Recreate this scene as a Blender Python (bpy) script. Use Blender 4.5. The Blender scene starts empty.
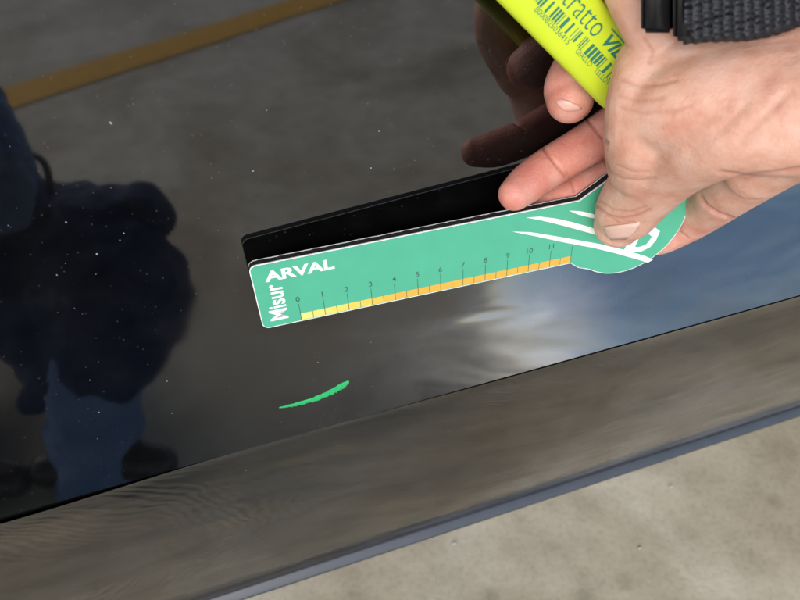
import bpy, bmesh, math, random
from mathutils import Vector, Matrix, noise
from mathutils.bvhtree import BVHTree

# ------------------------------------------------------------------ camera, sky, sun, exposure
scn = bpy.context.scene
CAM = Vector((0.0, -0.221, 0.82))
MW = Matrix(((0.9466, 0.2268, -0.2292), (-0.3213, 0.6021, -0.7309), (-0.0278, 0.7655, 0.6428)))
u0 = MW.row[2].normalized(); x0 = (MW.row[0] - MW.row[0].dot(u0)*u0).normalized(); y0 = u0.cross(x0)
MW = Matrix((x0, y0, u0))
F = 666.0
cd = bpy.data.cameras.new('camera'); cam = bpy.data.objects.new('camera', cd)
scn.collection.objects.link(cam); scn.camera = cam
cam.matrix_world = Matrix.Translation(CAM) @ MW.to_4x4()
cd.sensor_width = 36; cd.lens = F/800*36; cd.clip_start = 0.01; cd.clip_end = 2000
cd.dof.use_dof = True; cd.dof.focus_distance = 0.272; cd.dof.aperture_fstop = 18.0

w = bpy.data.worlds.new('World'); scn.world = w; w.use_nodes = True
nt = w.node_tree
SUN_EL, SUN_AZ = math.radians(29), math.radians(210)    # azimuth from +Y clockwise (towards +X)
sky = nt.nodes.new('ShaderNodeTexSky'); sky.sky_type = 'NISHITA'; sky.sun_disc = False
sky.sun_elevation = SUN_EL; sky.sun_rotation = SUN_AZ; sky.dust_density = 0.8; sky.ozone_density = 3.5
nt.nodes['Background'].inputs[1].default_value = 0.15
nt.links.new(sky.outputs[0], nt.nodes['Background'].inputs[0])
sl = bpy.data.lights.new('sun', 'SUN'); sl.energy = 1.5; sl.angle = math.radians(40); sl.color = (1, 0.91, 0.79)
so = bpy.data.objects.new('sun', sl); scn.collection.objects.link(so)
sd = Vector((math.sin(SUN_AZ)*math.cos(SUN_EL), math.cos(SUN_AZ)*math.cos(SUN_EL), math.sin(SUN_EL)))
so.rotation_euler = sd.to_track_quat('Z', 'Y').to_euler()
scn.view_settings.view_transform = 'Standard'; scn.view_settings.look = 'None'
scn.view_settings.exposure = 1.15; scn.view_settings.gamma = 1; scn.view_settings.use_curve_mapping = False

# ------------------------------------------------------------------ helpers
COL = scn.collection
def ray(px, py): return MW @ Vector(((px-400)/F, -(py-300)/F, -1.0))
def P(px, py, d): return CAM + ray(px, py)*(d*0.01)          # d: depth in cm
def pix(p):
    q = MW.transposed() @ (p - CAM); return (400+F*q.x/-q.z, 300-F*q.y/-q.z, -q.z*100)
def mirP(px, py, d):                                           # what the mirror panel shows at a pixel
    p = P(px, py, d); return Vector((p.x, -p.y, p.z))
def link(o, parent=None):
    COL.objects.link(o)
    if parent is not None: o.parent = parent
    return o
def mesh_obj(name, verts, faces, mat, parent=None, smooth=True):
    me = bpy.data.meshes.new(name); me.from_pydata([tuple(v) for v in verts], [], faces); me.update()
    if smooth: me.polygons.foreach_set('use_smooth', [True]*len(me.polygons))
    if mat: me.materials.append(mat)
    return link(bpy.data.objects.new(name, me), parent)
def bm_obj(name, bm, mat, parent=None, smooth=False):
    me = bpy.data.meshes.new(name); bmesh.ops.recalc_face_normals(bm, faces=bm.faces[:]); bm.to_mesh(me); bm.free()
    if smooth: me.polygons.foreach_set('use_smooth', [True]*len(me.polygons))
    if mat: me.materials.append(mat)
    return link(bpy.data.objects.new(name, me), parent)
def empty(name, loc=(0, 0, 0)):
    o = bpy.data.objects.new(name, None); o.location = loc; o.empty_display_size = 0.02; return link(o)
def tag(o, label=None, cat=None, group=None, kind=None):
    if label: o['label'] = label
    if cat: o['category'] = cat
    if group: o['group'] = group
    if kind: o['kind'] = kind
    return o
def adopt(child, parent):
    child.parent = parent; child.matrix_parent_inverse = Matrix.Translation(-Vector(parent.location))
    return child

class Mat:
    def __init__(s, name):
        s.m = bpy.data.materials.new(name); s.m.use_nodes = True; s.t = s.m.node_tree
        s.b = s.t.nodes['Principled BSDF']; s.out = s.t.nodes['Material Output']
    def n(s, typ, **kw):
        nd = s.t.nodes.new(typ)
        for k, v in kw.items():
            if k in nd.inputs: nd.inputs[k].default_value = v
            else: setattr(nd, k, v)
        return nd
    def l(s, a, b): s.t.links.new(a, b)
    def set(s, **kw):
        for k, v in kw.items(): s.b.inputs[k.replace('_', ' ')].default_value = v
        return s
    def ramp(s, fac, stops):
        r = s.n('ShaderNodeValToRGB'); e = r.color_ramp.elements
        while len(e) < len(stops): e.new(0.5)
        for q, (p_, c) in zip(e, stops): q.position = p_; q.color = (*c, 1)
        s.l(fac, r.inputs[0]); return r.outputs[0]
    def coord(s, scale=(1, 1, 1), rot=(0, 0, 0)):
        tc = s.n('ShaderNodeTexCoord'); mp = s.n('ShaderNodeMapping')
        mp.inputs['Scale'].default_value = scale; mp.inputs['Rotation'].default_value = rot
        s.l(tc.outputs['Object'], mp.inputs[0]); return mp.outputs[0]
    def noise(s, vec, scale, detail=4, rough=0.5, dist=0.0):
        nd = s.n('ShaderNodeTexNoise', Scale=scale, Detail=detail, Roughness=rough, Distortion=dist)
        s.l(vec, nd.inputs['Vector']); return nd.outputs[0]
    def mix(s, fac, a, b, mode='MIX'):
        nd = s.n('ShaderNodeMix', data_type='RGBA', blend_type=mode)
        for sock, v in ((nd.inputs[0], fac), (nd.inputs[6], a), (nd.inputs[7], b)):
            if hasattr(v, 'links'): s.l(v, sock)
            else: sock.default_value = v if not isinstance(v, tuple) else (*v, 1)
        return nd.outputs[2]
    def math(s, op, a, b=0.0):
        nd = s.n('ShaderNodeMath', operation=op)
        for i, v in enumerate((a, b)):
            if hasattr(v, 'links'): s.l(v, nd.inputs[i])
            else: nd.inputs[i].default_value = v
        return nd.outputs[0]
    def bump(s, h, strength, dist, prev=None, target=True):
        nd = s.n('ShaderNodeBump', Strength=strength, Distance=dist); s.l(h, nd.inputs['Height'])
        if prev is not None: s.l(prev, nd.inputs['Normal'])
        if target: s.l(nd.outputs[0], s.b.inputs['Normal'])
        return nd.outputs[0]

def plain(name, col, rough=0.5, var=0.12, scale=300.0, **kw):
    m = Mat(name); m.set(Roughness=rough, **kw); v = m.coord()
    nz = m.noise(v, scale, 3)
    m.l(m.mix(nz, tuple(c*(1-var) for c in col), tuple(min(1, c*(1+var)) for c in col)), m.b.inputs['Base Color'])
    return m.m

def concrete():
    m = Mat('concrete'); v = m.coord(); m.set(Roughness=0.75)
    a = m.noise(m.coord((1, 0.8, 1), (0, 0, 0.7)), 2.2, 6, 0.55, 0.5); b = m.noise(v, 14, 8, 0.68); c = m.noise(v, 130, 4, 0.6)
    base = m.ramp(a, [(0.30, (0.33, 0.265, 0.175)), (0.45, (0.52, 0.44, 0.31)), (0.58, (0.68, 0.60, 0.455)), (0.75, (0.50, 0.435, 0.32))])
    fine = m.ramp(b, [(0.3, (0.72, 0.70, 0.67)), (0.55, (1, 1, 1)), (0.75, (1.1, 1.08, 1.05))])
    col = m.mix(0.8, base, fine, 'MULTIPLY')
    gr = m.ramp(c, [(0.33, (0.75, 0.74, 0.72)), (0.5, (1.0, 1.0, 1.0)), (0.68, (1.07, 1.07, 1.07))])
    col = m.mix(0.5, col, gr, 'MULTIPLY')
    st = m.n('ShaderNodeTexVoronoi', Scale=9.0, feature='F1'); m.l(v, st.inputs['Vector'])
    spot = m.ramp(st.outputs['Distance'], [(0.05, (0.55, 0.53, 0.5)), (0.16, (1, 1, 1))])
    col = m.mix(0.5, col, spot, 'MULTIPLY')
    m.l(col, m.b.inputs['Base Color'])
    n1 = m.bump(b, 0.35, 0.003, target=False); m.bump(c, 0.35, 0.0008, n1)
    return m.m

def paint(name, lower=False):
    m = Mat(name); v = m.coord(); m.set(IOR=1.98, Roughness=0.03)
    big = m.noise(v, 7.0, 3, 0.55, 0.4); mid = m.noise(v, 40, 5, 0.65); fine = m.noise(v, 900, 3, 0.6)
    # thin dust film: a faint diffuse veil with its own blotches
    dust = m.ramp(mid, [(0.38, (0.0012, 0.0012, 0.0013)), (0.62, (0.003, 0.003, 0.0032)), (0.8, (0.008, 0.008, 0.008))])
    sp = m.n('ShaderNodeTexVoronoi', Scale=260.0, feature='F1'); m.l(v, sp.inputs['Vector'])
    col = m.mix(m.ramp(sp.outputs['Distance'], [(0.06, (0.5, 0.5, 0.5)), (0.11, (0, 0, 0))]), dust, (0.05, 0.05, 0.05))
    if lower:
        # dusty tint; reflected ground's ripple arcs and bands painted into its colour
        vs = m.coord((1.0, 1.0, 2.1), (0, math.radians(6), 0))
        sz = m.n('ShaderNodeSeparateXYZ'); m.l(v, sz.inputs[0])
        wob = m.noise(m.coord((1, 1, 1.8)), 11, 2, 0.5)
        zz = m.math('SUBTRACT', sz.outputs[2], m.math('ADD', 0.465, m.math('MULTIPLY', wob, 0.06)))
        ph = m.math('ADD', sz.outputs[0], m.math('MULTIPLY', m.math('MULTIPLY', zz, zz), 16.0))
        ph = m.math('ADD', ph, m.math('MULTIPLY', m.noise(vs, 18, 2, 0.5), 0.05))
        wave = m.math('SINE', m.math('MULTIPLY', ph, 850.0))
        amp = m.ramp(m.noise(m.coord((0.6, 1, 1.4)), 10, 2, 0.5), [(0.42, (0, 0, 0)), (0.62, (1, 1, 1))])
        wave = m.math('MULTIPLY', wave, amp)
        ln = m.mix(m.math('ADD', m.math('MULTIPLY', wave, 0.35), 0.5), (0.016, 0.0128, 0.0085), (0.040, 0.0315, 0.021))
        patch = m.noise(vs, 12.0, 5, 0.6)
        film = m.mix(m.ramp(patch, [(0.38, (0.0, 0.0, 0.0)), (0.6, (0.9, 0.9, 0.9))]), (0.012, 0.0098, 0.0068), ln)
        film = m.mix(1.0, film, m.ramp(m.noise(m.coord((0.55, 1, 2.6), (0, math.radians(4), 0)), 9, 4, 0.6, 0.4), [(0.36, (0.2, 0.19, 0.18)), (0.5, (0.9, 0.9, 0.9)), (0.66, (1.6, 1.5, 1.35))]), 'MULTIPLY')
        col = m.mix(0.9, col, film)
        m.b.inputs['Roughness'].default_value = 0.07
        h = m.bump(m.noise(vs, 26, 3, 0.5, 0.2), 0.10, 0.004, target=False)
        h = m.bump(wave, 0.06, 0.0006, h, target=False)
        m.bump(mid, 0.06, 0.002, h)
    else:
        # lower band of the door: road film blurs and ripples the reflections
        sx = m.n('ShaderNodeSeparateXYZ'); m.l(v, sx.inputs[0])
        mr = m.n('ShaderNodeMapRange'); mr.interpolation_type = 'SMOOTHSTEP'
        for k_, q_ in zip((1, 2, 3, 4), (0.68, 0.60, 0.0, 1.0)): mr.inputs[k_].default_value = q_
        m.l(sx.outputs[2], mr.inputs[0]); band = mr.outputs[0]
        mx = m.n('ShaderNodeMapRange'); mx.interpolation_type = 'SMOOTHSTEP'
        for k_, q_ in zip((1, 2, 3, 4), (-0.06, 0.05, 0.0, 1.0)): mx.inputs[k_].default_value = q_
        m.l(sx.outputs[0], mx.inputs[0]); band0 = band; band = m.math('MULTIPLY', band, mx.outputs[0])
        my = m.n('ShaderNodeMapRange'); my.interpolation_type = 'SMOOTHSTEP'
        for k_, q_ in zip((1, 2, 3, 4), (0.03, 0.15, 0.0, 1.0)): my.inputs[k_].default_value = q_
        m.l(sx.outputs[0], my.inputs[0]); band2 = m.math('MULTIPLY', band0, my.outputs[0])
        rgh = m.math('ADD', 0.035, m.math('MULTIPLY', band, m.ramp(m.noise(v, 22, 4, 0.6), [(0.35, (0.16,)*3), (0.65, (0.34,)*3)])))
        m.l(rgh, m.b.inputs['Roughness'])
        h = m.bump(big, 0.003, 0.010, target=False)
        h = m.bump(m.math('MULTIPLY', m.noise(m.coord((0.7, 1, 2.2), (0, math.radians(-8), 0)), 18, 2, 0.5, 0.3), band2), 0.22, 0.010, h, target=False)
        m.bump(mid, 0.004, 0.002, h)
    m.l(col, m.b.inputs['Base Color'])
    hz = 0.6 if lower else m.math('ADD', m.math('MULTIPLY', band, 0.9), 0.05)
    # hazy second lobe: dust and wiping marks scatter the reflections a little
    g = m.n('ShaderNodeBsdfGlossy', Roughness=0.38); g.inputs['Color'].default_value = (0.9, 0.92, 1.0, 1)
    lw = m.n('ShaderNodeFresnel', IOR=1.55)
    wipe = m.noise(m.coord((1, 1, 3.0), (0, math.radians(14), 0)), 16, 5, 0.6, 0.8)
    fac = m.math('MULTIPLY', lw.outputs[0], m.ramp(wipe, [(0.35, (0.12,)*3), (0.7, (0.75,)*3)]))
    fac = m.math('MULTIPLY', fac, hz)
    ms = m.n('ShaderNodeMixShader'); m.l(fac, ms.inputs[0]); m.l(m.b.outputs[0], ms.inputs[1]); m.l(g.outputs[0], ms.inputs[2])
    m.l(ms.outputs[0], m.out.inputs[0])
    return m.m

def skin():
    m = Mat('skin'); v = m.coord()
    at = m.n('ShaderNodeAttribute', attribute_name='pink')
    mott = m.noise(v, 95, 5, 0.6); pores = m.noise(v, 900, 3, 0.6)
    dors = m.ramp(mott, [(0.33, (0.53, 0.255, 0.185)), (0.5, (0.60, 0.335, 0.25)), (0.66, (0.65, 0.40, 0.32))])
    palm = m.ramp(mott, [(0.32, (0.50, 0.17, 0.13)), (0.5, (0.56, 0.225, 0.175)), (0.7, (0.60, 0.30, 0.245))])
    col = m.mix(at.outputs['Fac'], dors, palm)
    cr = m.n('ShaderNodeAttribute', attribute_name='crease')
    col = m.mix(m.math('MULTIPLY', cr.outputs['Fac'], 0.55), col, (0.36, 0.12, 0.085))
    m.l(col, m.b.inputs['Base Color'])
    m.set(Roughness=0.48, IOR=1.42, Subsurface_Weight=0.22, Subsurface_Radius=(1.0, 0.35, 0.2), Subsurface_Scale=0.004)
    vo = m.n('ShaderNodeTexVoronoi', Scale=620.0, feature='DISTANCE_TO_EDGE'); m.l(v, vo.inputs['Vector'])
    vein = m.noise(m.coord((1, 1, 1)), 70, 4, 0.55, 0.5)
    n0 = m.bump(vein, 0.12, 0.003, target=False)
    n1 = m.bump(vo.outputs['Distance'], 0.28, 0.0005, n0, target=False); m.bump(pores, 0.28, 0.0004, n1)
    return m.m

def fabric(name, c1, c2, scale, rough=0.9):
    m = Mat(name); v = m.coord(); m.set(Roughness=rough)
    a = m.noise(v, scale, 5, 0.6); b = m.noise(v, scale*30, 2)
    m.l(m.mix(a, c1, c2), m.b.inputs['Base Color']); m.bump(b, 0.4, 0.0008, m.bump(a, 0.6, 0.01, target=False))
    return m.m

M_CON = concrete(); M_PAINT = paint('black_paint'); M_LOW = paint('dusty_black_paint_reflection_tint', True)
M_TRIM = plain('grey_black_plastic', (0.032, 0.034, 0.04), 0.42, 0.3, 60, IOR=1.6)
M_CREASE_DARK = plain('crease_reflection_black', (0.003, 0.003, 0.003), 0.9, 0.2, 100, IOR=1.2)  # flat black for the dark reflection line at the crease
M_GLASS = plain('dark_tinted_glass', (0.006, 0.007, 0.007), 0.02, 0.1, 5, IOR=1.52)
M_LINE = plain('worn_yellow_floor_paint', (0.86, 0.38, 0.006), 0.8, 0.35, 30)
M_GREEN = plain('green_print', (0.070, 0.37, 0.235), 0.36, 0.09, 90)
M_WHITE = plain('white_print', (0.74, 0.77, 0.76), 0.45, 0.03, 400)
M_CARD = plain('white_card', (0.72, 0.73, 0.72), 0.6, 0.12, 500)
M_CORE = plain('black_magnet_core', (0.018, 0.016, 0.0175), 0.85, 0.9, 380, IOR=1.3)
M_BACK = plain('black_magnet_back', (0.003, 0.003, 0.003), 0.9, 0.3, 300, IOR=1.2)
M_INK = plain('dark_print', (0.03, 0.10, 0.075), 0.5, 0.1, 300)
M_PENINK = plain('dark_green_print', (0.02, 0.17, 0.12), 0.45, 0.15, 300)
M_PEN = plain('fluorescent_yellow_plastic', (0.54, 0.66, 0.03), 0.32, 0.04, 120, Subsurface_Weight=0.1, Subsurface_Scale=0.003)
M_SKIN = skin()
M_NAIL = plain('fingernail', (0.66, 0.36, 0.30), 0.28, 0.08, 250, Subsurface_Weight=0.2, Subsurface_Scale=0.002)
M_NAILTIP = plain('fingernail_edge', (0.66, 0.43, 0.36), 0.35, 0.05, 250)
M_STRAP = plain('black_webbing', (0.005, 0.006, 0.0095), 0.6, 0.4, 700)
M_BUCKLE = plain('black_plastic_buckle', (0.008, 0.008, 0.009), 0.3, 0.2, 200)
M_MARK = plain('green_marker_ink', (0.018, 0.36, 0.11), 0.45, 0.55, 1400)
M_DUST = plain('dust', (0.26, 0.265, 0.28), 0.9, 0.3, 800)
M_NAVY = fabric('navy_jacket_cloth', (0.008, 0.016, 0.055), (0.026, 0.048, 0.14), 9)
M_JEANS = fabric('blue_denim', (0.10, 0.16, 0.32), (0.24, 0.34, 0.56), 18)
M_BLACKC = fabric('black_sleeve_cloth', (0.006, 0.006, 0.007), (0.014, 0.014, 0.016), 12)
M_SHOE = plain('black_shoe_leather', (0.012, 0.012, 0.013), 0.4, 0.3, 60)
M_HAIR = fabric('dark_hair', (0.012, 0.008, 0.005), (0.03, 0.02, 0.012), 60)

# ------------------------------------------------------------------ ground and its line
g = mesh_obj('ground', [(-150, -150, 0), (150, -150, 0), (150, 150, 0), (-150, 150, 0)], [(0, 1, 2, 3)], M_CON, None, False)
tag(g, kind='structure')
def strip(a, b, wd, z, n=60):
    a = Vector(a); b = Vector(b); d = (b-a).normalized(); s = Vector((-d.y, d.x, 0)); V = []; Fc = []; rnd = random.Random(4)
    for i in range(n+1):
        c = a.lerp(b, i/n)
        for k in (-1, 1): V.append(c + s*k*(wd/2 + rnd.uniform(-.004, .004)) + Vector((0, 0, z)))
    for i in range(n): Fc.append((2*i, 2*i+2, 2*i+3, 2*i+1))
    return V, Fc
pa, pb = Vector((-0.575, -2.09, 0)), Vector((0.62, -2.76, 0)); dd = pb-pa
V, Fc = strip(pa-dd*3, pb+dd*3, 0.19, 0.004)
fl = mesh_obj('floor_line', V, Fc, M_LINE, None, False)
tag(fl, kind='structure')

# flat slab added overhead, out of view, to shade the scene from above
bm = bmesh.new()
R_Y0, R_Y1, R_X, R_Z = -2.0, 6.0, 12.0, 2.6
vs = [bm.verts.new((x, y, z)) for z in (R_Z, R_Z+0.25) for x, y in ((-R_X, R_Y0), (R_X, R_Y0), (R_X, R_Y1), (-R_X, R_Y1))]
for f in ((3, 2, 1, 0), (4, 5, 6, 7), (0, 1, 5, 4), (1, 2, 6, 5), (2, 3, 7, 6), (3, 0, 4, 7)): bm.faces.new([vs[k] for k in f])
tag(bm_obj('added_shade_slab', bm, plain('grey_shade_slab', (0.14, 0.14, 0.135), 0.8, 0.2, 3)), kind='structure')

# ------------------------------------------------------------------ car door
ZC = 0.5535
def sm(a, b, x): t = max(0, min(1, (x-a)/(b-a))); return t*t*(3-2*t)
H_FL = 0.092
def flare_angle(x): return math.radians(32)*sm(-0.01, 0.18, x)
NP = 60
def flare_profile(x):            # outward offset at heights dz = k*H/NP above the crease, integrated from the slope
    t0 = flare_angle(x); out = [0.0]*(NP+1); acc = 0.0
    for k in range(NP, 0, -1):
        s = (k-0.5)/NP
        acc += math.tan(t0*(1-sm(0.30, 1.0, s))) * H_FL/NP; out[k-1] = acc
    return out
SIL_Y, SLOPE = 0.020, -1.77
SIL_Z = 0.430 + SLOPE*SIL_Y
def crease(x):
    yc = flare_profile(x)[0]
    return -yc, ZC + 1.21*yc
door = tag(empty('car_door', (0.0, 0.03, SIL_Z-0.012)), 'glossy black car door panel with dusty lower edge above concrete floor', 'car door')
XA, XB, NX = -0.75, 0.95, 200
xs = [XA+(XB-XA)*i/NX for i in range(NX+1)]
TOPZ = 1.06
V, Fc = [], []; NR = NP+14
for x in xs:
    pr = flare_profile(x); yc, zc = crease(x)
    for k in range(NP+1): V.append((x, -pr[k], zc + H_FL*k/NP))
    for k in range(1, 15): V.append((x, 0.003*(k/14)**2, zc+H_FL + (TOPZ-zc-H_FL)*k/14))
for i in range(NX):
    for k in range(NR):
        a = i*(NR+1)+k; Fc.append((a, a+NR+1, a+NR+2, a+1))
outer = adopt(mesh_obj('outer_panel', V, Fc, M_PAINT), door)
def crease_gap(x): return 0.0034*(1-sm(-0.13, -0.015, x)) + 0.0007*sm(0.03, 0.12, x)
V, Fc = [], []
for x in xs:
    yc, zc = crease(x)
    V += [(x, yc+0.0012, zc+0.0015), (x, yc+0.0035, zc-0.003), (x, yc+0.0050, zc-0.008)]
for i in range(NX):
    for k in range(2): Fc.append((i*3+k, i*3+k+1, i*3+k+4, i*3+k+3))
adopt(mesh_obj('crease_dark_strip', V, Fc, M_CREASE_DARK), door)  # black strip standing in for the dark reflection along the crease
# lower skirt under the crease: tight radius, then tucks under towards the sill
V, Fc = [], []; NL = 40
for x in xs:
    yc, zc = crease(x)
    gp = crease_gap(x)
    for k in range(NL+1):
        s = k/NL*(1-gp/0.12) + gp/0.12
        y = yc + (SIL_Y-yc)*(0.35*s + 0.65*s*s) ; z = zc-0.0003 + (SIL_Z-zc)*s
        y += 0.0022*math.exp(-s*28) * (1 if k else 0) * (0.4+sm(0.0, 0.3, x))
        V.append((x, y+0.0002, z))
for i in range(NX):
    for k in range(NL):
        a = i*(NL+1)+k; Fc.append((a, a+1, a+NL+2, a+NL+1))
skirt = adopt(mesh_obj('lower_skirt', V, Fc, M_LOW), door)
# rolled bottom lip
prof = [(SIL_Y+0.004, SIL_Z+0.0015), (SIL_Y+0.0012, SIL_Z-0.0015), (SIL_Y-0.0002, SIL_Z-0.0016), (SIL_Y-0.0007, SIL_Z-0.0020), (SIL_Y-0.0046, SIL_Z-0.0058), (SIL_Y-0.0050, SIL_Z-0.0066), (SIL_Y-0.0047, SIL_Z-0.0078), (SIL_Y-0.001, SIL_Z-0.0095), (SIL_Y+0.012, SIL_Z-0.0118), (SIL_Y+0.05, SIL_Z-0.010)]
V, Fc = [], []
for x in xs:
    for y, z in prof: V.append((x, y, z))
n = len(prof)
for i in range(NX):
    for k in range(n-1):
        a = i*n+k; Fc.append((a, a+1, a+n+1, a+n))
adopt(mesh_obj('bottom_lip', V, Fc, M_TRIM), door)
# inner shell closing the door behind
bm = bmesh.new()
pts = [(0.005, TOPZ), (0.06, TOPZ-0.005), (0.085, 0.9), (0.085, SIL_Z+0.05), (SIL_Y+0.05, SIL_Z-0.0102), (SIL_Y+0.01, SIL_Z+0.004), (0.0275, 0.6), (0.0275, 0.9)]
lo = [bm.verts.new((XA+0.002, y, z)) for y, z in pts]; hi = [bm.verts.new((XB-0.002, y, z)) for y, z in pts]
for k in range(len(pts)): bm.faces.new((lo[k], lo[(k+1) % len(pts)], hi[(k+1) % len(pts)], hi[k]))
bm.faces.new(lo[::-1]); bm.faces.new(hi)
adopt(bm_obj('inner_shell', bm, M_TRIM), door)

# upper door: dark window glass in its frame, leaning inwards
def bar(bm, a, b, w_, t_):
    a, b = Vector(a), Vector(b); d = (b-a).normalized(); n1 = Vector((0, -0.94, -0.34)) if abs(d.x) > 0.5 or abs(d.z) > 0.3 else Vector((0, -1, 0))
    n1 = (n1 - d*n1.dot(d)).normalized(); s1 = d.cross(n1)
    vs = [bm.verts.new(p_ + s1*i*w_ + n1*j*t_) for p_ in (a, b) for i, j in ((-1, -1), (1, -1), (1, 1), (-1, 1))]
    for f in ((3, 2, 1, 0), (4, 5, 6, 7), (0, 1, 5, 4), (1, 2, 6, 5), (2, 3, 7, 6), (3, 0, 4, 7)): bm.faces.new([vs[k] for k in f])
G0, G1 = (0.035, TOPZ+0.012), (0.20, 1.48)
for q0, q1 in (((XA+0.02, *G0), (XA+0.12, *G1)), ((XB-0.02, *G0), (XB-0.10, *G1)), ((XA+0.10, *G1), (XB-0.08, *G1)), ((XA, *G0), (XB, *G0))):
    bm = bmesh.new(); bar(bm, q0, q1, 0.018, 0.012); adopt(bm_obj('window_frame', bm, M_TRIM), door)
adopt(mesh_obj('window_glass', [(XA+0.03, G0[0]+0.004, G0[1]), (XB-0.03, G0[0]+0.004, G0[1]), (XB-0.11, G1[0]+0.004, G1[1]), (XA+0.13, G1[0]+0.004, G1[1])], [(0, 1, 2, 3)], M_GLASS, None, False), door)

dg = bpy.context.evaluated_depsgraph_get
def bvh_of(o):
    me = o.data; off = o.matrix_world.translation if o.parent is None else Vector((0, 0, 0))
    return BVHTree.FromPolygons([v.co.copy() for v in me.vertices], [tuple(p.vertices) for p in me.polygons])
B_OUT, B_LOW = bvh_of(outer), bvh_of(skirt)
def panel_hit(px, py, off=0.0002):
    r = ray(px, py).normalized(); best = None
    for b in (B_OUT, B_LOW):
        h = b.ray_cast(CAM, r)
        if h[0] is not None and (best is None or h[3] < best[3]): best = h
    if best is None: return None, None
    nrm = best[1] if best[1].dot(r) < 0 else -best[1]
    return best[0] + nrm*off, nrm
def catmull2(pts, n):
    out = []
    for i in range(len(pts)-1):
        for k in range(n): out.append(tuple(a+(b-a)*k/n for a, b in zip(pts[i], pts[i+1])))
    return out + [pts[-1]]
# green marker stroke on the panel
cl = [(279, 407.5), (290, 405.5), (303, 402.5), (316, 398.5), (328, 393.5), (338, 388), (345, 384), (349, 381.5)]
wd = [0.6, 1.6, 2.2, 2.5, 2.8, 3.2, 3.0, 1.2]
fin = catmull2([(a[0], a[1], b) for a, b in zip(cl, wd)], 7); rj = random.Random(5)
cl = [(a[0], a[1]+rj.uniform(-0.25, 0.25)) for a in fin]; wd = [a[2]*rj.uniform(0.72, 1.02) for a in fin]
V, Fc = [], []
for i, ((px, py), hw) in enumerate(zip(cl, wd)):
    a = Vector(cl[max(0, i-1)]); b = Vector(cl[min(len(cl)-1, i+1)]); t = (b-a).normalized(); nn = Vector((-t.y, t.x))
    for s in (-1, -0.4, 0.4, 1):
        h, _ = panel_hit(px+nn.x*hw*s, py+nn.y*hw*s, 0.0003 if abs(s) < 1 else 0.00012); V.append(h)
for i in range(len(cl)-1):
    for k in range(3): Fc.append((i*4+k, i*4+k+1, i*4+k+5, i*4+k+4))
mk = adopt(mesh_obj('marker_stroke', V, Fc, M_MARK), door); mk['label'] = 'short curved bright green marker stroke'
# dust specks: tiny low flakes
rnd = random.Random(11); V, Fc = [], []
spots = [(111, 123, 2.4), (253, 171, 1.6), (379, 131, 1.5), (371, 168, 1.4), (212, 178, 1.3), (318, 362, 1.8), (167, 381, 1.7), (172, 413, 1.3), (99, 412, 1.5), (97, 254, 2.0), (124, 233, 1.5), (66, 222, 1.6), (371, 342, 1.4), (57, 275, 1.5), (120, 240, 1.2), (90, 380, 1.2), (246, 470, 1.2)]
for _ in range(110): spots.append((rnd.uniform(0, 520), rnd.uniform(100, 440), rnd.choice((0.35, 0.45, 0.5, 0.6, 0.8))))
for _ in range(40): spots.append((rnd.uniform(380, 800), rnd.uniform(270, 420), rnd.choice((0.35, 0.45, 0.6))))
for px, py, s in spots:
    c, nr = panel_hit(px, py, 0.0002)
    if c is None: continue
    t1 = nr.orthogonal().normalized(); t2 = nr.cross(t1); i0 = len(V); r0 = s*0.00024; asp = rnd.uniform(0.5, 1); ph = rnd.uniform(0, 6.28)
    V.append(c + nr*r0*0.6)
    for k in range(6):
        a = k*math.pi/3; rr = r0*rnd.uniform(0.7, 1.2); x_, y_ = math.cos(a)*rr, math.sin(a)*rr*asp
        V.append(c + t1*(x_*math.cos(ph)-y_*math.sin(ph)) + t2*(x_*math.sin(ph)+y_*math.cos(ph)) - nr*0.0001)
    for k in range(6): Fc.append((i0, i0+1+k, i0+1+(k+1) % 6))
du = adopt(mesh_obj('dust_specks', V, Fc, M_DUST), door); du['kind'] = 'stuff'

# grit and chips lying on the floor
rnd = random.Random(21); V, Fc = [], []
for _ in range(260):
    gx, gy = rnd.uniform(-0.6, 1.9), rnd.uniform(-0.5, 1.2); r0 = rnd.choice((0.0012, 0.0018, 0.0025, 0.004)); i0 = len(V); ph = rnd.uniform(0, 6.28)
    V.append(Vector((gx, gy, r0*0.8)))
    for k in range(5):
        a = ph+k*2*math.pi/5; rr = r0*rnd.uniform(0.6, 1.5); V.append(Vector((gx+math.cos(a)*rr, gy+math.sin(a)*rr*0.6, 0.0006)))
    for k in range(5): Fc.append((i0, i0+1+k, i0+1+(k+1) % 5))
tag(mesh_obj('grit', V, Fc, plain('grit', (0.36, 0.32, 0.27), 0.9, 0.6, 40), None, False), 'small pale grit and chips scattered on the concrete floor', 'grit', kind='stuff')

# ------------------------------------------------------------------ ruler
RR = Matrix(((0.96341105, -0.05400581, 0.26253099), (0.20680463, 0.772867, -0.5999237), (-0.17050217, 0.63226575, 0.75575726)))
RT = Vector((-4.03780916, -0.86058838, -27.41864175))
RH, RL = 3.155, 1.5875
def ruv(px, py):            # pixel -> ruler coordinates in cm
    o = RR.transposed() @ (-RT); d = RR.transposed() @ Vector(((px-400)/F, -(py-300)/F, -1)); s = -o.z/d.z
    q = o + d*s; return q.x, q.y
RMAT = Matrix.Translation(CAM) @ MW.to_4x4() @ Matrix.Translation(RT*0.01) @ RR.to_4x4() @ Matrix.Scale(0.01, 4)
def RW(u, v, w=0.0): return RMAT @ Vector((u, v, w))
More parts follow.
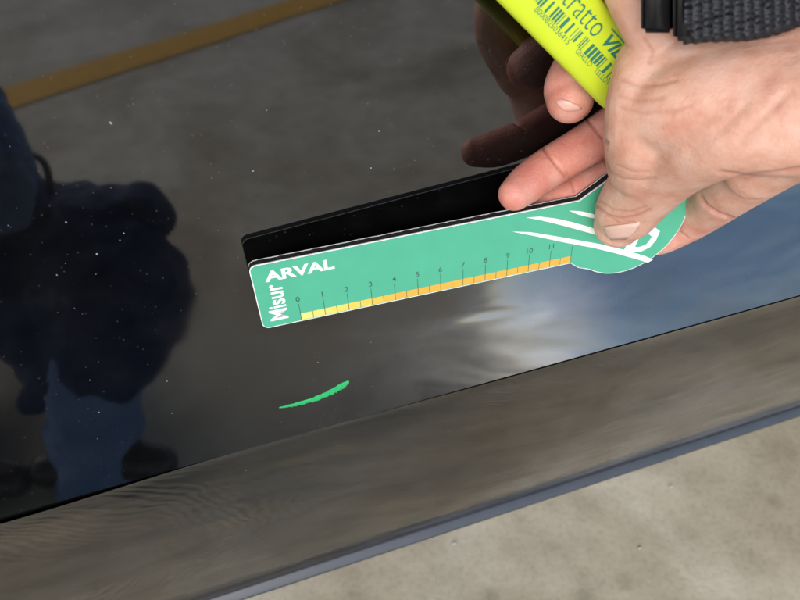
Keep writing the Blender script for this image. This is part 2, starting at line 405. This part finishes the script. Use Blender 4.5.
# outline in ruler cm: rounded strip and round head
HC, HR = (14.70, 1.60), 2.76
KNEE = (12.06, 3.20)
def outline(ins=0.0):
    """outline points and the two indices where the strip joins the round head"""
    pts = []; r = 0.28
    for k in range(7):
        a = math.pi*(1.0 + 0.5*k/6); pts.append((-RL+r+r*math.cos(a), r+r*math.sin(a)))
    i1 = len(pts); pts += [(12.02, 0.0), (12.45, -0.36)]
    for k in range(41):
        a = math.radians(-127 + (128+127)*k/40); pts.append((HC[0]+HR*math.cos(a), HC[1]+HR*math.sin(a)))
    i2 = len(pts); pts.append(KNEE)
    for k in range(7):
        a = math.pi*(0.5+0.5*k/6); pts.append((-RL+r+r*math.cos(a), RH-r+r*math.sin(a)))
    if ins:
        out = []; n = len(pts)
        for i in range(n):
            a = Vector(pts[i-1]); b = Vector(pts[(i+1) % n]); t = (b-a).normalized(); out.append((pts[i][0]-t.y*ins, pts[i][1]+t.x*ins))
        pts = out
    return pts, i1, i2
ruler = tag(empty('measuring_ruler', RW(6, 0, -0.2)), 'green and white printed measuring ruler with round head held against the car door', 'ruler')
def slab(name, w0, w1, mat, ins=0.0, jag=0.0, walls=True):
    bm = bmesh.new(); (pts, i1, i2) = outline(ins); rnd = random.Random(3)
    if jag:
        fine = []; idx = {}
        for i in range(len(pts)):
            idx[i] = len(fine); a = Vector(pts[i]); b = Vector(pts[(i+1) % len(pts)]); m_ = max(1, int((b-a).length/0.12))
            for k in range(m_): fine.append(tuple(a.lerp(b, k/m_) + Vector((rnd.uniform(-jag, jag), rnd.uniform(-jag, jag)))))
        pts = fine; i1, i2 = idx[i1], idx[i2]
    n = len(pts); ring = range(n)
    hi = [bm.verts.new((u, v, w1)) for u, v in pts]
    sets = [list(range(0, i1+1)) + list(range(i2, n)), list(range(i1, i2+1))]
    def cap(vs, flip):
        for st in sets:
            c = bm.verts.new((sum(vs[k].co.x for k in st)/len(st), sum(vs[k].co.y for k in st)/len(st), vs[0].co.z)) if st[0] else bm.verts.new((5, RH/2, vs[0].co.z))
            for k in range(len(st)):
                a, b = vs[st[k]], vs[st[(k+1) % len(st)]]; bm.faces.new((c, b, a) if flip else (c, a, b))
    cap(hi, False)
    if walls:
        lo = [bm.verts.new((u, v, w0)) for u, v in pts]; cap(lo, True)
        for k in ring: bm.faces.new((lo[k], lo[(k+1) % n], hi[(k+1) % n], hi[k]))
    for v in bm.verts: v.co = RMAT @ v.co
    me = bpy.data.meshes.new(name); bm.to_mesh(me); bm.free(); me.materials.append(mat)
    return adopt(link(bpy.data.objects.new(name, me)), ruler)
slab('face_card', -0.05, -0.002, M_CARD)
slab('magnet_core', -0.345, -0.053, M_CORE, 0.012, 0.016)
slab('back_card', -0.38, -0.348, M_CARD, 0.004, 0.008)
slab('back_sheet', -0.40, -0.383, M_BACK, 0.004)
def flat(name, pts, w_, mat, parent=ruler, tr=RW, poly_smooth=False):
    bm = bmesh.new(); vs = [bm.verts.new((u, v, 0)) for u, v in pts]; f = bm.faces.new(vs)
    if len(pts) > 4: bmesh.ops.triangulate(bm, faces=[f], ngon_method='EAR_CLIP')
    for v in bm.verts: v.co = tr(v.co.x, v.co.y, w_)
    return adopt(bm_obj(name, bm, mat), parent)
slab('green_print', 0, 0.002, M_GREEN, 0.035, 0.007, walls=False)
# measuring scale: a band of yellow cells turning orange, tick lines and numbers
scale_cols = []
cy, cm_, co = Vector((0.66, 0.62, 0.16)), Vector((0.68, 0.48, 0.075)), Vector((0.66, 0.36, 0.05))
B0, B1 = 0.06, 0.40
for k in range(24):
    t = k/23
    c = cy.lerp(cm_, min(1, t/0.22)) if t < 0.22 else cm_.lerp(co, min(1, (t-0.22)/0.12))
    u_a, u_b = k*0.5, (k+1)*0.5
    flat('scale_cell', [(u_a+0.012, B0), (u_b-0.012, B0), (u_b-0.012, B1), (u_a+0.012, B1)], 0.004, plain('scale_colour', tuple(c), 0.45, 0.05, 200))
for k in range(25):
    top = 0.92 if k % 2 == 0 else 0.42; hw = 0.013 if k % 2 == 0 else 0.010
    flat('tick_mark', [(k*.5-hw, B0), (k*.5+hw, B0), (k*.5+hw, top), (k*.5-hw, top)], 0.006, M_INK)

def text_mesh(body, bold=0.0, shear=0.0, spacing=1.0):
    c = bpy.data.curves.new('text', 'FONT'); c.body = body; c.size = 1.0; c.offset = bold; c.shear = shear
    c.space_character = spacing; c.resolution_u = 4
    o = bpy.data.objects.new('text', c); COL.objects.link(o); bpy.context.view_layer.update()
    me = bpy.data.meshes.new_from_object(o.evaluated_get(dg())); bpy.data.objects.remove(o); bpy.data.curves.remove(c)
    me.materials.clear()
    return me
def text(name, body, org, ax, ay, w_, mat, parent, tr, width=None, height=None, bold=0.0, shear=0.0, spacing=1.0, centre=False):
    me = text_mesh(body, bold, shear, spacing)
    x0_, x1_ = min(v.co.x for v in me.vertices), max(v.co.x for v in me.vertices)
    y0_, y1_ = min(v.co.y for v in me.vertices), max(v.co.y for v in me.vertices)
    sy = height/(y1_-y0_); sx = (width/(x1_-x0_)) if width else sy
    for v in me.vertices:
        a = (v.co.x-(x0_+x1_)/2 if centre else v.co.x-x0_)*sx; b = (v.co.y-y0_)*sy
        v.co = tr(org[0]+ax[0]*a+ay[0]*b, org[1]+ax[1]*a+ay[1]*b, w_)
    me.materials.append(mat); me.name = name
    return adopt(link(bpy.data.objects.new(name, me)), parent)
for k in range(12):
    text('scale_number', str(k), (k, 1.02), (1, 0), (0, 1), 0.006, M_INK, ruler, RW, height=0.26, bold=0.01, centre=True)
a = ruv(265.5, 282.5); b = ruv(335, 269.5); c = ruv(266.5, 270.5)
text('lettering', 'ARVAL', a, (1, 0.0), (0, 1), 0.006, M_WHITE, ruler, RW, width=b[0]-a[0], height=0.50, bold=0.035)
a = ruv(289.0, 317.5)
text('lettering', 'Misur', a, (0, 1), (-1, 0), 0.006, M_WHITE, ruler, RW, width=1.80, height=0.74, bold=0.016)
def shape(name, pl, mat, w_=0.006): return flat(name, [ruv(*q) for q in pl], w_, mat)
shape('swoosh', [(512, 231.5), (530, 232), (552, 235.5), (575, 239.5), (600, 244), (625, 250), (645, 256), (653, 259.5), (648, 262.5), (636, 259), (615, 253), (592, 247.5), (565, 242.5), (535, 236)], M_WHITE)
shape('swoosh', [(526, 217.5), (540, 216.5), (556, 218.5), (572, 222), (590, 227), (606, 233), (606, 238), (588, 232.5), (572, 228), (555, 223.5), (540, 220)], M_WHITE)
shape('swoosh', [(569, 210.5), (580, 211), (590, 213), (602, 217), (602, 220), (590, 217.5), (578, 214.5)], M_WHITE)
def ring_shape(name, outer, inner, mat):
    n = len(outer); V = [RW(*ruv(*q), 0.006) for q in outer] + [RW(*ruv(*q), 0.006) for q in inner]
    return adopt(mesh_obj(name, V, [(i, (i+1) % n, n+(i+1) % n, n+i) for i in range(n)], mat, None, False), ruler)
ring_shape('emblem', [(645, 221), (653, 226), (660, 231), (656, 240), (650, 247), (641, 251.5), (632, 252), (624, 249.5), (628, 243), (634, 234)],
           [(643, 230), (647, 232.5), (652, 236.5), (649, 241), (646, 244.5), (641, 246.5), (637, 247.3), (635, 246.5), (637, 242), (640, 236)], M_WHITE)

# ------------------------------------------------------------------ highlighter
PD = 21.9
PA, PB = Vector((578.5, 31.0)), Vector((663.0, 122.0))              # axis pixels
axis = (P(PB.x, PB.y, PD+2.55) - P(PA.x, PA.y, PD)).normalized()
p_o = P(PA.x, PA.y, PD)
vdir = ray(PA.x, PA.y).normalized(); pside = axis.cross(vdir).normalized(); pfront = -pside.cross(axis).normalized()
if pfront.dot(vdir) > 0: pfront = -pfront
if pside.dot(MW @ Vector((1, 0, 0))) < 0: pside = -pside            # to the right / up in view
W2, T2 = 1.12, 0.52
def PW(s, t, w_=0.0):      # s along pen (cm), t across (cm), w above the front face
    return p_o + (axis*s + pside*t + pfront*w_)*0.01
pen = tag(empty('highlighter_pen', p_o), 'flat fluorescent yellow highlighter pen with green barcode print gripped in the hand', 'pen')
def oval(s, k=1.0, n=28):
    out = []
    for i in range(n):
        a = 2*math.pi*i/n; ca, sa = math.cos(a), math.sin(a); e = 0.55
        out.append(PW(s, W2*k*math.copysign(abs(ca)**e, ca), T2*k*math.copysign(abs(sa)**e, sa)))
    return out
V, Fc = [], []; st = [(-8.0, 0.90), (-7.85, 0.97), (-7.6, 1.0), (2.6, 1.0), (2.85, 0.97), (3.0, 0.9)]
for s, k in st: V += oval(s, k)
n = 28
for i in range(len(st)-1):
    for k in range(n): Fc.append((i*n+k, i*n+(k+1) % n, (i+1)*n+(k+1) % n, (i+1)*n+k))
Fc.append(tuple(range(n))[::-1]); Fc.append(tuple((len(st)-1)*n+k for k in range(n)))
pb = adopt(mesh_obj('barrel', V, Fc, M_PEN, None, True), pen)
V, Fc = [], []; st = [(-10.8, 0.55), (-10.6, 0.8), (-10.2, 0.93), (-8.1, 1.03), (-8.02, 1.0)]
for s, k in st: V += oval(s, k)
for i in range(len(st)-1):
    for k in range(n): Fc.append((i*n+k, i*n+(k+1) % n, (i+1)*n+(k+1) % n, (i+1)*n+k))
Fc.append(tuple(range(n))[::-1]); Fc.append(tuple((len(st)-1)*n+k for k in range(n)))
adopt(mesh_obj('cap', V, Fc, M_PEN, None, True), pen)
TF = T2+0.004
def pst(px, py):           # pixel -> (s, t) on the pen's front face
    r = ray(px, py); o = PW(0, 0, TF); d = (o-CAM).dot(pfront)/r.dot(pfront); q = CAM + r*d - o
    return q.dot(axis)*100, q.dot(pside)*100
rnd = random.Random(8)
# bar code
b0 = pst(543, 2); b1 = pst(619, 79); s = b0[0]-0.6; t_c = (b0[1]+b1[1])/2
while s < b1[0]+0.3:
    wbar = rnd.choice((0.03, 0.03, 0.05, 0.08, 0.12)); 
    flat('barcode_bar', [(s, t_c-0.2), (s+wbar, t_c-0.2), (s+wbar, t_c+0.2), (s, t_c+0.2)], TF, M_PENINK, pen, PW)
    s += wbar + rnd.choice((0.04, 0.05, 0.09, 0.16))
PAX, PAY = (1, 0), (0, 1)
q = pst(536, 8); q2 = pst(569, 43)
text('lettering', '8000825036415', (q[0], (q[1]+q2[1])/2-0.09), PAX, PAY, TF, M_PENINK, pen, PW, width=q2[0]-q[0], height=0.18, bold=-0.004)
q = pst(577, 50); q2 = pst(611, 86)
text('lettering', 'GIALLO   YELLOW', (q[0], (q[1]+q2[1])/2-0.09), PAX, PAY, TF, M_PENINK, pen, PW, width=q2[0]-q[0], height=0.18, bold=-0.004)
q = pst(569, 5); q2 = pst(605, 35)
text('lettering', 'tratto', (q[0]-0.30, q[1]-0.12), PAX, PAY, TF, M_PENINK, pen, PW, width=q2[0]-q[0]+0.1, height=0.52, bold=-0.010)
q = pst(605, 42)
text('lettering', 'VIDEO', (q[0]-0.05, q[1]-0.12), PAX, PAY, TF, M_PENINK, pen, PW, width=2.0, height=0.44, bold=0.03, shear=0.3)
q = pst(611, 29)
flat('print_rule', [(q[0], q[1]), (q[0]+1.6, q[1]), (q[0]+1.6, q[1]+0.04), (q[0], q[1]+0.04)], TF, M_PENINK, pen, PW)

# ------------------------------------------------------------------ people
def catmull(pts, n=8):
    out = []
    for i in range(len(pts)-1):
        p0, p1, p2, p3 = pts[max(0, i-1)], pts[i], pts[i+1], pts[min(len(pts)-1, i+2)]
        for k in range(n):
            t = k/n; out.append(tuple(0.5*((2*b)+(c-a)*t+(2*a-5*b+4*c-d)*t*t+(3*b-a-3*c+d)*t**3) for a, b, c, d in zip(p0, p1, p2, p3)))
    out.append(pts[-1]); return out
def tube(bm, pts, seg=20, n=8):
    """closed rounded tube through points (x, y, z, radius)"""
    c = catmull([tuple(p_) for p_ in pts], n); rings = []
    prev = None; m_ = len(c)
    def frame(t, prev):
        a = prev if prev is not None else t.orthogonal(); a = (a - t*a.dot(t)).normalized(); return a, t.cross(a)
    stations = []
    t0 = (Vector(c[1][:3])-Vector(c[0][:3])).normalized(); t1 = (Vector(c[-1][:3])-Vector(c[-2][:3])).normalized()
    for k in range(5, 0, -1):
        a = k/5*math.pi/2*0.97; stations.append((Vector(c[0][:3])-t0*c[0][3]*math.sin(a), c[0][3]*math.cos(a), t0))
    for i in range(m_):
        t = (Vector(c[min(m_-1, i+1)][:3])-Vector(c[max(0, i-1)][:3])).normalized(); stations.append((Vector(c[i][:3]), c[i][3], t))
    for k in range(1, 6):
        a = k/5*math.pi/2*0.97; stations.append((Vector(c[-1][:3])+t1*c[-1][3]*math.sin(a), c[-1][3]*math.cos(a), t1))
    for pos, r, t in stations:
        a, b = frame(t, prev); prev = a
        rings.append([bm.verts.new(pos + (a*math.cos(2*math.pi*k/seg)+b*math.sin(2*math.pi*k/seg))*r) for k in range(seg)])
    for i in range(len(rings)-1):
        for k in range(seg): bm.faces.new((rings[i][k], rings[i][(k+1) % seg], rings[i+1][(k+1) % seg], rings[i+1][k]))
    bm.faces.new(rings[0][::-1]); bm.faces.new(rings[-1])
    return [Vector(q[:3]) for q in c]
def fuse(name, bm, voxel, smooth, mat, parent=None):
    """one continuous skin over overlapping tubes"""
    me = bpy.data.meshes.new(name); bmesh.ops.recalc_face_normals(bm, faces=bm.faces[:]); bm.to_mesh(me); bm.free()
    o = bpy.data.objects.new(name, me); COL.objects.link(o)
    r = o.modifiers.new('r', 'REMESH'); r.mode = 'VOXEL'; r.voxel_size = voxel; r.use_smooth_shade = True
    s = o.modifiers.new('s', 'SMOOTH'); s.factor = 0.5; s.iterations = smooth
    bpy.context.view_layer.update()
    m2 = bpy.data.meshes.new_from_object(o.evaluated_get(dg())); bpy.data.objects.remove(o)
    m2.name = name; m2.materials.clear(); m2.materials.append(mat)
    m2.polygons.foreach_set('use_smooth', [True]*len(m2.polygons))
    o = link(bpy.data.objects.new(name, m2))
    if parent is not None: adopt(o, parent)
    return o
def rumple(o, amp, scale):
    me = o.data; n_ = [v.normal.copy() for v in me.vertices]
    for v, q in zip(me.vertices, n_):
        p_ = v.co*scale; f_ = 1-abs(noise.noise(p_ + Vector((noise.noise(p_*0.7), noise.noise(p_*0.7+Vector((5, 0, 0))), 0))))*2
        v.co += q*amp*(f_*0.7 + 0.5*noise.noise(v.co*scale*2.7))
    me.update(); return o
def PX(px, py, d, r): return (*P(px, py, d), r*d/F*0.01)
def PR(px, py, d, r): return (*P(px, py, d), r*0.01)

# --- hand that holds ruler and pen
bm = bmesh.new(); FC = {}
# thumb: metacarpal, knuckle, tip pressing on the ruler
tube(bm, [PX(880, 105, 18.6, 80), PX(790, 112, 19.2, 66), PX(722, 128, 20.3, 52), PX(676, 156, 22.7, 42), PX(645, 186, 25.1, 36), PX(626, 212, 26.8, 31), PX(618, 224, 27.5, 24)])
# web and back of the hand between thumb and index
tube(bm, [PX(648, 66, 21.2, 33), PX(642, 100, 21.3, 35), PX(640, 135, 22.0, 35), PX(641, 165, 23.7, 33)])
tube(bm, [PX(880, 70, 18.6, 60), PX(760, 74, 19.6, 44), PX(695, 70, 20.5, 38), PX(658, 62, 21.1, 32)])
tube(bm, [PX(880, 95, 18.5, 68), PX(760, 98, 19.5, 56), PX(690, 105, 20.4, 48), PX(652, 112, 21.2, 38)])
tube(bm, [PX(760, 105, 20.2, 58), PX(700, 112, 21.0, 52), PX(662, 120, 22.0, 42)])
# index: bent over beside the pen, then down behind it
FC['index'] = tube(bm, [PX(672, 62, 21.2, 32), PX(652, 32, 20.5, 27), PX(636, 2, 20.2, 26), PX(624, -24, 20.8, 27), PX(612, -10, 22.4, 26), PX(596, 36, 23.9, 25), PX(580, 66, 24.6, 26), PX(571, 88, 24.7, 27), PX(570, 99, 24.6, 24)])
# middle: palm side up, tip resting on the ruler's edge
FC['middle'] = tube(bm, [PX(730, 80, 23.3, 34), PX(662, 98, 25.2, 26), PX(606, 133, 26.6, 22.5), PX(578, 150, 26.7, 21), PX(550, 167, 26.7, 20.5), PX(528, 183, 26.5, 20), PX(515, 194, 26.2, 17)])
# ring: behind the ruler
FC['ring'] = tube(bm, [PX(740, 110, 24.3, 34), PX(672, 135, 26.8, 24), PX(615, 170, 28.3, 18), PX(580, 187, 28.5, 16.5), PX(545, 205, 28.5, 14)])
# little finger and palm edge behind the round head
tube(bm, [PX(880, 138, 20.6, 60), PX(805, 146, 22.2, 36), PX(758, 166, 24.2, 34)])
FC['little'] = tube(bm, [PX(770, 160, 24.3, 34), PX(731, 185, 27.2, 31), PX(707, 205, 29.7, 26), PX(682, 223, 31.4, 22), PX(652, 238, 31.9, 19), PX(625, 240, 31.6, 16)])
tube(bm, [PX(880, 120, 21.0, 60), PX(770, 115, 22.8, 44), PX(715, 110, 23.6, 34)])
tube(bm, [PX(870, 105, 19.0, 76), PX(980, 60, 17.2, 92), PX(1120, 0, 15.6, 110)])
person = tag(empty('person', P(860, 105, 24)), 'bare hand in dark sleeve pinching the green ruler and gripping yellow highlighter', 'person')
hand = fuse('hand', bm, 0.00055, 9, M_SKIN)
vg = hand.vertex_groups.new(name='soft')
for v in hand.data.vertices:
    q = pix(v.co); wq = sm(612, 640, q[0]) * sm(45, 75, q[1]) * (1-sm(165, 190, q[1]))
    if wq > 0.02: vg.add([v.index], wq, 'REPLACE')
sfm = hand.modifiers.new('soft', 'SMOOTH'); sfm.factor = 0.6; sfm.iterations = 60; sfm.vertex_group = 'soft'
bpy.context.view_layer.update()
m2 = bpy.data.meshes.new_from_object(hand.evaluated_get(dg())); hand.modifiers.clear(); hand.vertex_groups.clear()
hand.data = m2; m2.name = 'hand'; m2.materials.clear(); m2.materials.append(M_SKIN)
me = hand.data; me.update()
co = [v.co.copy() for v in me.vertices]; nr = [v.normal.copy() for v in me.vertices]; px_ = [pix(c_) for c_ in co]
pink = [0.0]*len(co); cre = [0.0]*len(co)
def seg_d(p_, pl):
    best = 1e9
    for a, b in zip(pl[:-1], pl[1:]):
        dx, dy = b[0]-a[0], b[1]-a[1]; t = max(0, min(1, ((p_[0]-a[0])*dx+(p_[1]-a[1])*dy)/(dx*dx+dy*dy+1e-9)))
        best = min(best, math.hypot(p_[0]-a[0]-dx*t, p_[1]-a[1]-dy*t))
    return best
# creases and folds: (pixel polyline, half width px, depth m, depth range cm)
CR = [([(541, 145), (552, 159), (566, 177)], 1.8, 0.0007, (25, 28)), ([(586, 118), (598, 133), (607, 143)], 1.6, 0.0006, (25, 28.5)),
      ([(592, 122), (603, 137)], 1.2, 0.0003, (25, 28.5)),
      ([(567, 172), (573, 186), (575, 192)], 1.3, 0.0005, (27.6, 30)), ([(603, 158), (608, 168)], 1.4, 0.0005, (27.6, 30)),
      ([(597, 206), (606, 215), (622, 219), (638, 216), (650, 210)], 1.5, 0.0005, (24, 28.5)), ([(601, 201), (612, 210), (630, 212), (645, 207)], 1.3, 0.00035, (24, 28.5)),
      ([(604, 213), (618, 223), (634, 222)], 1.2, 0.0003, (24, 28.5)),
      ([(610, 172), (622, 179), (640, 181), (655, 178)], 1.6, 0.0003, (23, 28)), ([(616, 165), (632, 172), (650, 172)], 1.5, 0.00022, (23, 28)),
      ([(700, 196), (706, 206), (718, 214), (734, 219)], 2.0, 0.0010, (26, 31)), ([(680, 232), (688, 238)], 1.2, 0.0004, (28, 31)),
      ([(622, 80), (640, 86), (660, 84), (676, 80)], 2.2, 0.00035, (22, 26)), ([(618, 96), (638, 101), (662, 98)], 2.0, 0.0003, (22, 26)), ([(620, 108), (640, 113), (670, 112), (690, 106)], 2.0, 0.0003, (22, 26)),
      ([(645, 40), (652, 52), (650, 62)], 2.5, 0.0003, (22, 26)), ([(720, 172), (745, 176), (780, 172), (800, 168)], 2.0, 0.0006, (21, 28)),
      ([(690, 150), (720, 132), (745, 105)], 5.0, 0.0004, (20, 26)), ([(740, 140), (765, 115), (790, 90)], 5.0, 0.0004, (20, 26))]
V3 = [ray(p_[0], p_[1]).normalized() for p_ in px_]
B_RAW = BVHTree.FromPolygons(co, [tuple(p_.vertices) for p_ in me.polygons])
for i, p_ in enumerate(px_):
    if not (480 < p_[0] < 830 and -20 < p_[1] < 260): continue
    if nr[i].dot(V3[i]) > 0.15: continue
    h = None
    for pl, hw, dp, _ in CR:
        if True:
            q = seg_d(p_, pl)
            if q < hw*3:
                if h is None: h = B_RAW.ray_cast(CAM, V3[i])[3] or 0
                if (co[i]-CAM).length > h + 0.0012: break
                wgt = math.exp(-(q/hw)**2); co[i] = co[i] - nr[i]*dp*wgt
                if hw < 3: cre[i] = max(cre[i], wgt*min(1, dp/0.0006))
# redder finger pads
PK = [('middle', 12, 1.0), ('ring', 10, 0.9), ('index', 40, 0.75), ('little', 8, 0.45)]
for name, first, amt in PK:
    pl = FC[name][first:]
    for i, c_ in enumerate(co):
        dmin = min((c_-q).length for q in pl[::3])
        pink[i] = max(pink[i], amt*(1-sm(0.009, 0.016, dmin)))
me.vertices.foreach_set('co', [x for c_ in co for x in c_])
for nm, arr in (('pink', pink), ('crease', cre)):
    at = me.attributes.new(nm, 'FLOAT', 'POINT'); at.data.foreach_set('value', arr)
me.update(); adopt(hand, person)
B_HAND = BVHTree.FromPolygons([v.co.copy() for v in me.vertices], [tuple(p_.vertices) for p_ in me.polygons])
def nail(poly_pairs, mat, name, off=0.00045, nu=9):
    """poly_pairs: rows of (left pixel, right pixel) on the finger, laid on its skin as a thin plate"""
    rows = []
    for (a, b) in poly_pairs:
        row = []
        for k in range(nu+1):
            t = k/nu; px, py = a[0]+(b[0]-a[0])*t, a[1]+(b[1]-a[1])*t
            h = B_HAND.ray_cast(CAM, ray(px, py).normalized())
            if h[0] is None: row.append(row[-1] if row else None); continue
            e = 1 if 0 < k < nu else -0.6
            row.append(h[0] + h[1]*off*e)
        if None in row: continue
        rows.append(row)
    V = [p_ for r_ in rows for p_ in r_]; n_ = nu+1
    Fc = [(i*n_+k, i*n_+k+1, (i+1)*n_+k+1, (i+1)*n_+k) for i in range(len(rows)-1) for k in range(nu)]
    if not V: return None
    o = mesh_obj(name, V, Fc, mat); sf = o.modifiers.new('thick', 'SOLIDIFY'); sf.thickness = 0.0004; sf.offset = 0
    return adopt(o, person)
nail([((603, 226), (640, 222)), ((603, 229), (640, 226)), ((604, 232), (638, 230)), ((606, 236), (634, 234)), ((610, 239), (628, 238))], M_NAILTIP, 'fingernail')
nail([((556, 101), (562, 99)), ((557, 105), (570, 101)), ((561, 109), (579, 105)), ((568, 112), (583, 109))], M_NAIL, 'fingernail')

# sleeve and forearm of the hand's owner
bm = bmesh.new()
tube(bm, [PX(1010, 48, 17.6, 112), PX(1120, 0, 16.0, 135), PX(1400, -140, 14.0, 220)], 24)
w1 = P(1400, -140, 14.0)
tube(bm, [(*w1, 0.05), (*(w1+Vector((0.12, -0.12, 0.10))), 0.056), (*(w1+Vector((0.24, -0.30, 0.16))), 0.062)], 24)
sh = w1+Vector((0.24, -0.30, 0.16))
tube(bm, [(*sh, 0.062), (*(sh+Vector((0.10, -0.12, 0.16))), 0.075)], 24)
fuse('sleeve', bm, 0.004, 3, M_BLACKC, person)

# webbing strap with a buckle lying across the back of the hand
strap = tag(empty('webbing_strap', P(745, 10, 17.9)), 'black ribbed woven strap with buckle lying over the back of the hand', 'strap')
V, Fc = [], []
SX0, SX1 = 684, 930; nu, nv = 260, 60
def strap_pt(t, v):     # t along pixels, v across: 0 lower edge .. 1 upper edge
    px = SX0 + (SX1-SX0)*t
    low = 41 - 3*math.sin((px-690)/40.0) if px < 735 else 38.5 - 0.0036*(px-735)**2.0
    return px, low - 130*v
for i in range(nu+1):
    t = i/nu
    for j in range(nv+1):
        v = j/nv; px, py = strap_pt(t, v)
        rib = math.sin((px)/10.2*2*math.pi); wv = math.sin(py/6.0*2*math.pi + (math.pi if int(px/10.2) % 2 else 0))
        d = 18.2 - 0.9*math.sin(math.pi*min(1, v*0.9+0.12)) + 3.2*max(0, v-0.35)**1.5 - 0.022*rib - 0.042*wv
        if j == 0: py += 0.9*max(0, rib); d += 0.12
        V.append(P(px, py, d))
n_ = nv+1
for i in range(nu):
    for j in range(nv): Fc.append((i*n_+j, i*n_+j+1, (i+1)*n_+j+1, (i+1)*n_+j))
o = mesh_obj('woven_band', V, Fc, M_STRAP); sf = o.modifiers.new('thick', 'SOLIDIFY'); sf.thickness = 0.0016; sf.offset = 0; adopt(o, strap)
bm = bmesh.new()
def blk(px0, px1, py0, py1, d0, d1):
    vs = [bm.verts.new(P(x_, y_, d_)) for d_ in (d0, d1) for x_, y_ in ((px0, py0), (px1, py0), (px1, py1), (px0, py1))]
    for f in ((0, 1, 2, 3), (7, 6, 5, 4), (0, 4, 5, 1), (1, 5, 6, 2), (2, 6, 7, 3), (3, 7, 4, 0)): bm.faces.new([vs[k] for k in f])
blk(641, 674, -90, 33, 17.9, 18.9); blk(673, 692, -95, 41, 17.5, 18.5)
bmesh.ops.bevel(bm, geom=bm.edges[:], offset=0.0012, segments=3, affect='EDGES')
adopt(bm_obj('buckle', bm, M_BUCKLE, None, True), strap)

# --- crouching person whose legs and coat show in the paintwork
def MR(px, py, d, r): return (*mirP(px, py, d*100), r)
p2 = tag(empty('person', (-0.26, -0.52, 0)), 'person in navy jacket and blue jeans crouching beside the car door', 'person')
bm = bmesh.new()
tube(bm, [MR(95, 250, 0.97, 0.085), MR(112, 300, 0.96, 0.108), MR(100, 352, 0.95, 0.072)], 24)
tube(bm, [MR(45, 240, 1.0, 0.09), MR(46, 290, 1.0, 0.10), MR(66, 350, 0.98, 0.07)], 24)
tube(bm, [MR(140, 320, 0.95, 0.05), MR(112, 370, 0.95, 0.045), MR(60, 378, 0.95, 0.045), MR(38, 396, 0.95, 0.022)], 24)
tube(bm, [MR(140, 214, 0.98, 0.042), MR(70, 226, 1.0, 0.065), MR(0, 240, 1.05, 0.12), MR(-90, 180, 1.12, 0.16), MR(-190, 60, 1.15, 0.17), MR(-270, -60, 1.15, 0.15)], 24)
tube(bm, [MR(-200, -20, 1.05, 0.075), MR(-160, 120, 0.95, 0.065), MR(-60, 190, 0.90, 0.055), MR(8, 205, 0.90, 0.045)], 20)
rumple(fuse('jacket', bm, 0.005, 2, M_NAVY, p2), 0.013, 12)
bm = bmesh.new()
fx = mirP(95, 380, 95)
tube(bm, [(*mirP(92, 370, 95), 0.062), (*mirP(96, 430, 97), 0.060), (*mirP(98, 490, 99), 0.052)], 24)
rumple(fuse('trouser_leg', bm, 0.004, 3, M_JEANS, p2), 0.008, 16)
bm = bmesh.new()
tube(bm, [(*mirP(-75, 390, 104), 0.062), (*mirP(-52, 450, 101), 0.058), (*mirP(-38, 505, 97), 0.052)], 24)
rumple(fuse('trouser_leg', bm, 0.004, 3, M_JEANS, p2), 0.008, 16)
bm = bmesh.new()
tube(bm, [MR(-50, 90, 0.86, 0.05), MR(-18, 130, 0.85, 0.042), MR(0, 168, 0.84, 0.036), MR(2, 205, 0.84, 0.03)], 20)
rumple(fuse('cuff', bm, 0.003, 3, M_JEANS, p2), 0.008, 22)
bm = bmesh.new(); tube(bm, [MR(28, 150, 0.9, 0.004), MR(42, 158, 0.9, 0.005), MR(48, 172, 0.9, 0.005), MR(50, 190, 0.91, 0.004)], 10)
bm_obj('drawcord', bm, M_BLACKC, None, True); adopt(bpy.data.objects['drawcord'], p2)
for (q0, q1) in ((mirP(98, 490, 99), (0.02, -0.22)), (mirP(-48, 505, 97), (-0.06, -0.22))):
    bm = bmesh.new(); x_, y_ = q0.x, q0.y
    tube(bm, [(x_-0.05, y_-0.02, 0.03, 0.028), (x_+0.03, y_-0.01, 0.03, 0.032), (x_+0.10, y_+0.02, 0.026, 0.026)], 20)
    fuse('shoe', bm, 0.004, 2, M_SHOE, p2)
bm = bmesh.new(); hd = mirP(-300, -110, 112)
tube(bm, [(*mirP(-270, -60, 115), 0.055), (*hd, 0.055), (*(hd+Vector((-.02, .02, .09))), 0.085), (*(hd+Vector((-.03, .03, .17))), 0.08)], 24)
fuse('head', bm, 0.005, 3, M_SKIN, p2)
bm = bmesh.new()
tube(bm, [(*(hd+Vector((0.02, -.03, .09))), 0.08), (*(hd+Vector((0, 0, .19))), 0.082)], 24)
fuse('hair', bm, 0.005, 3, M_HAIR, p2)
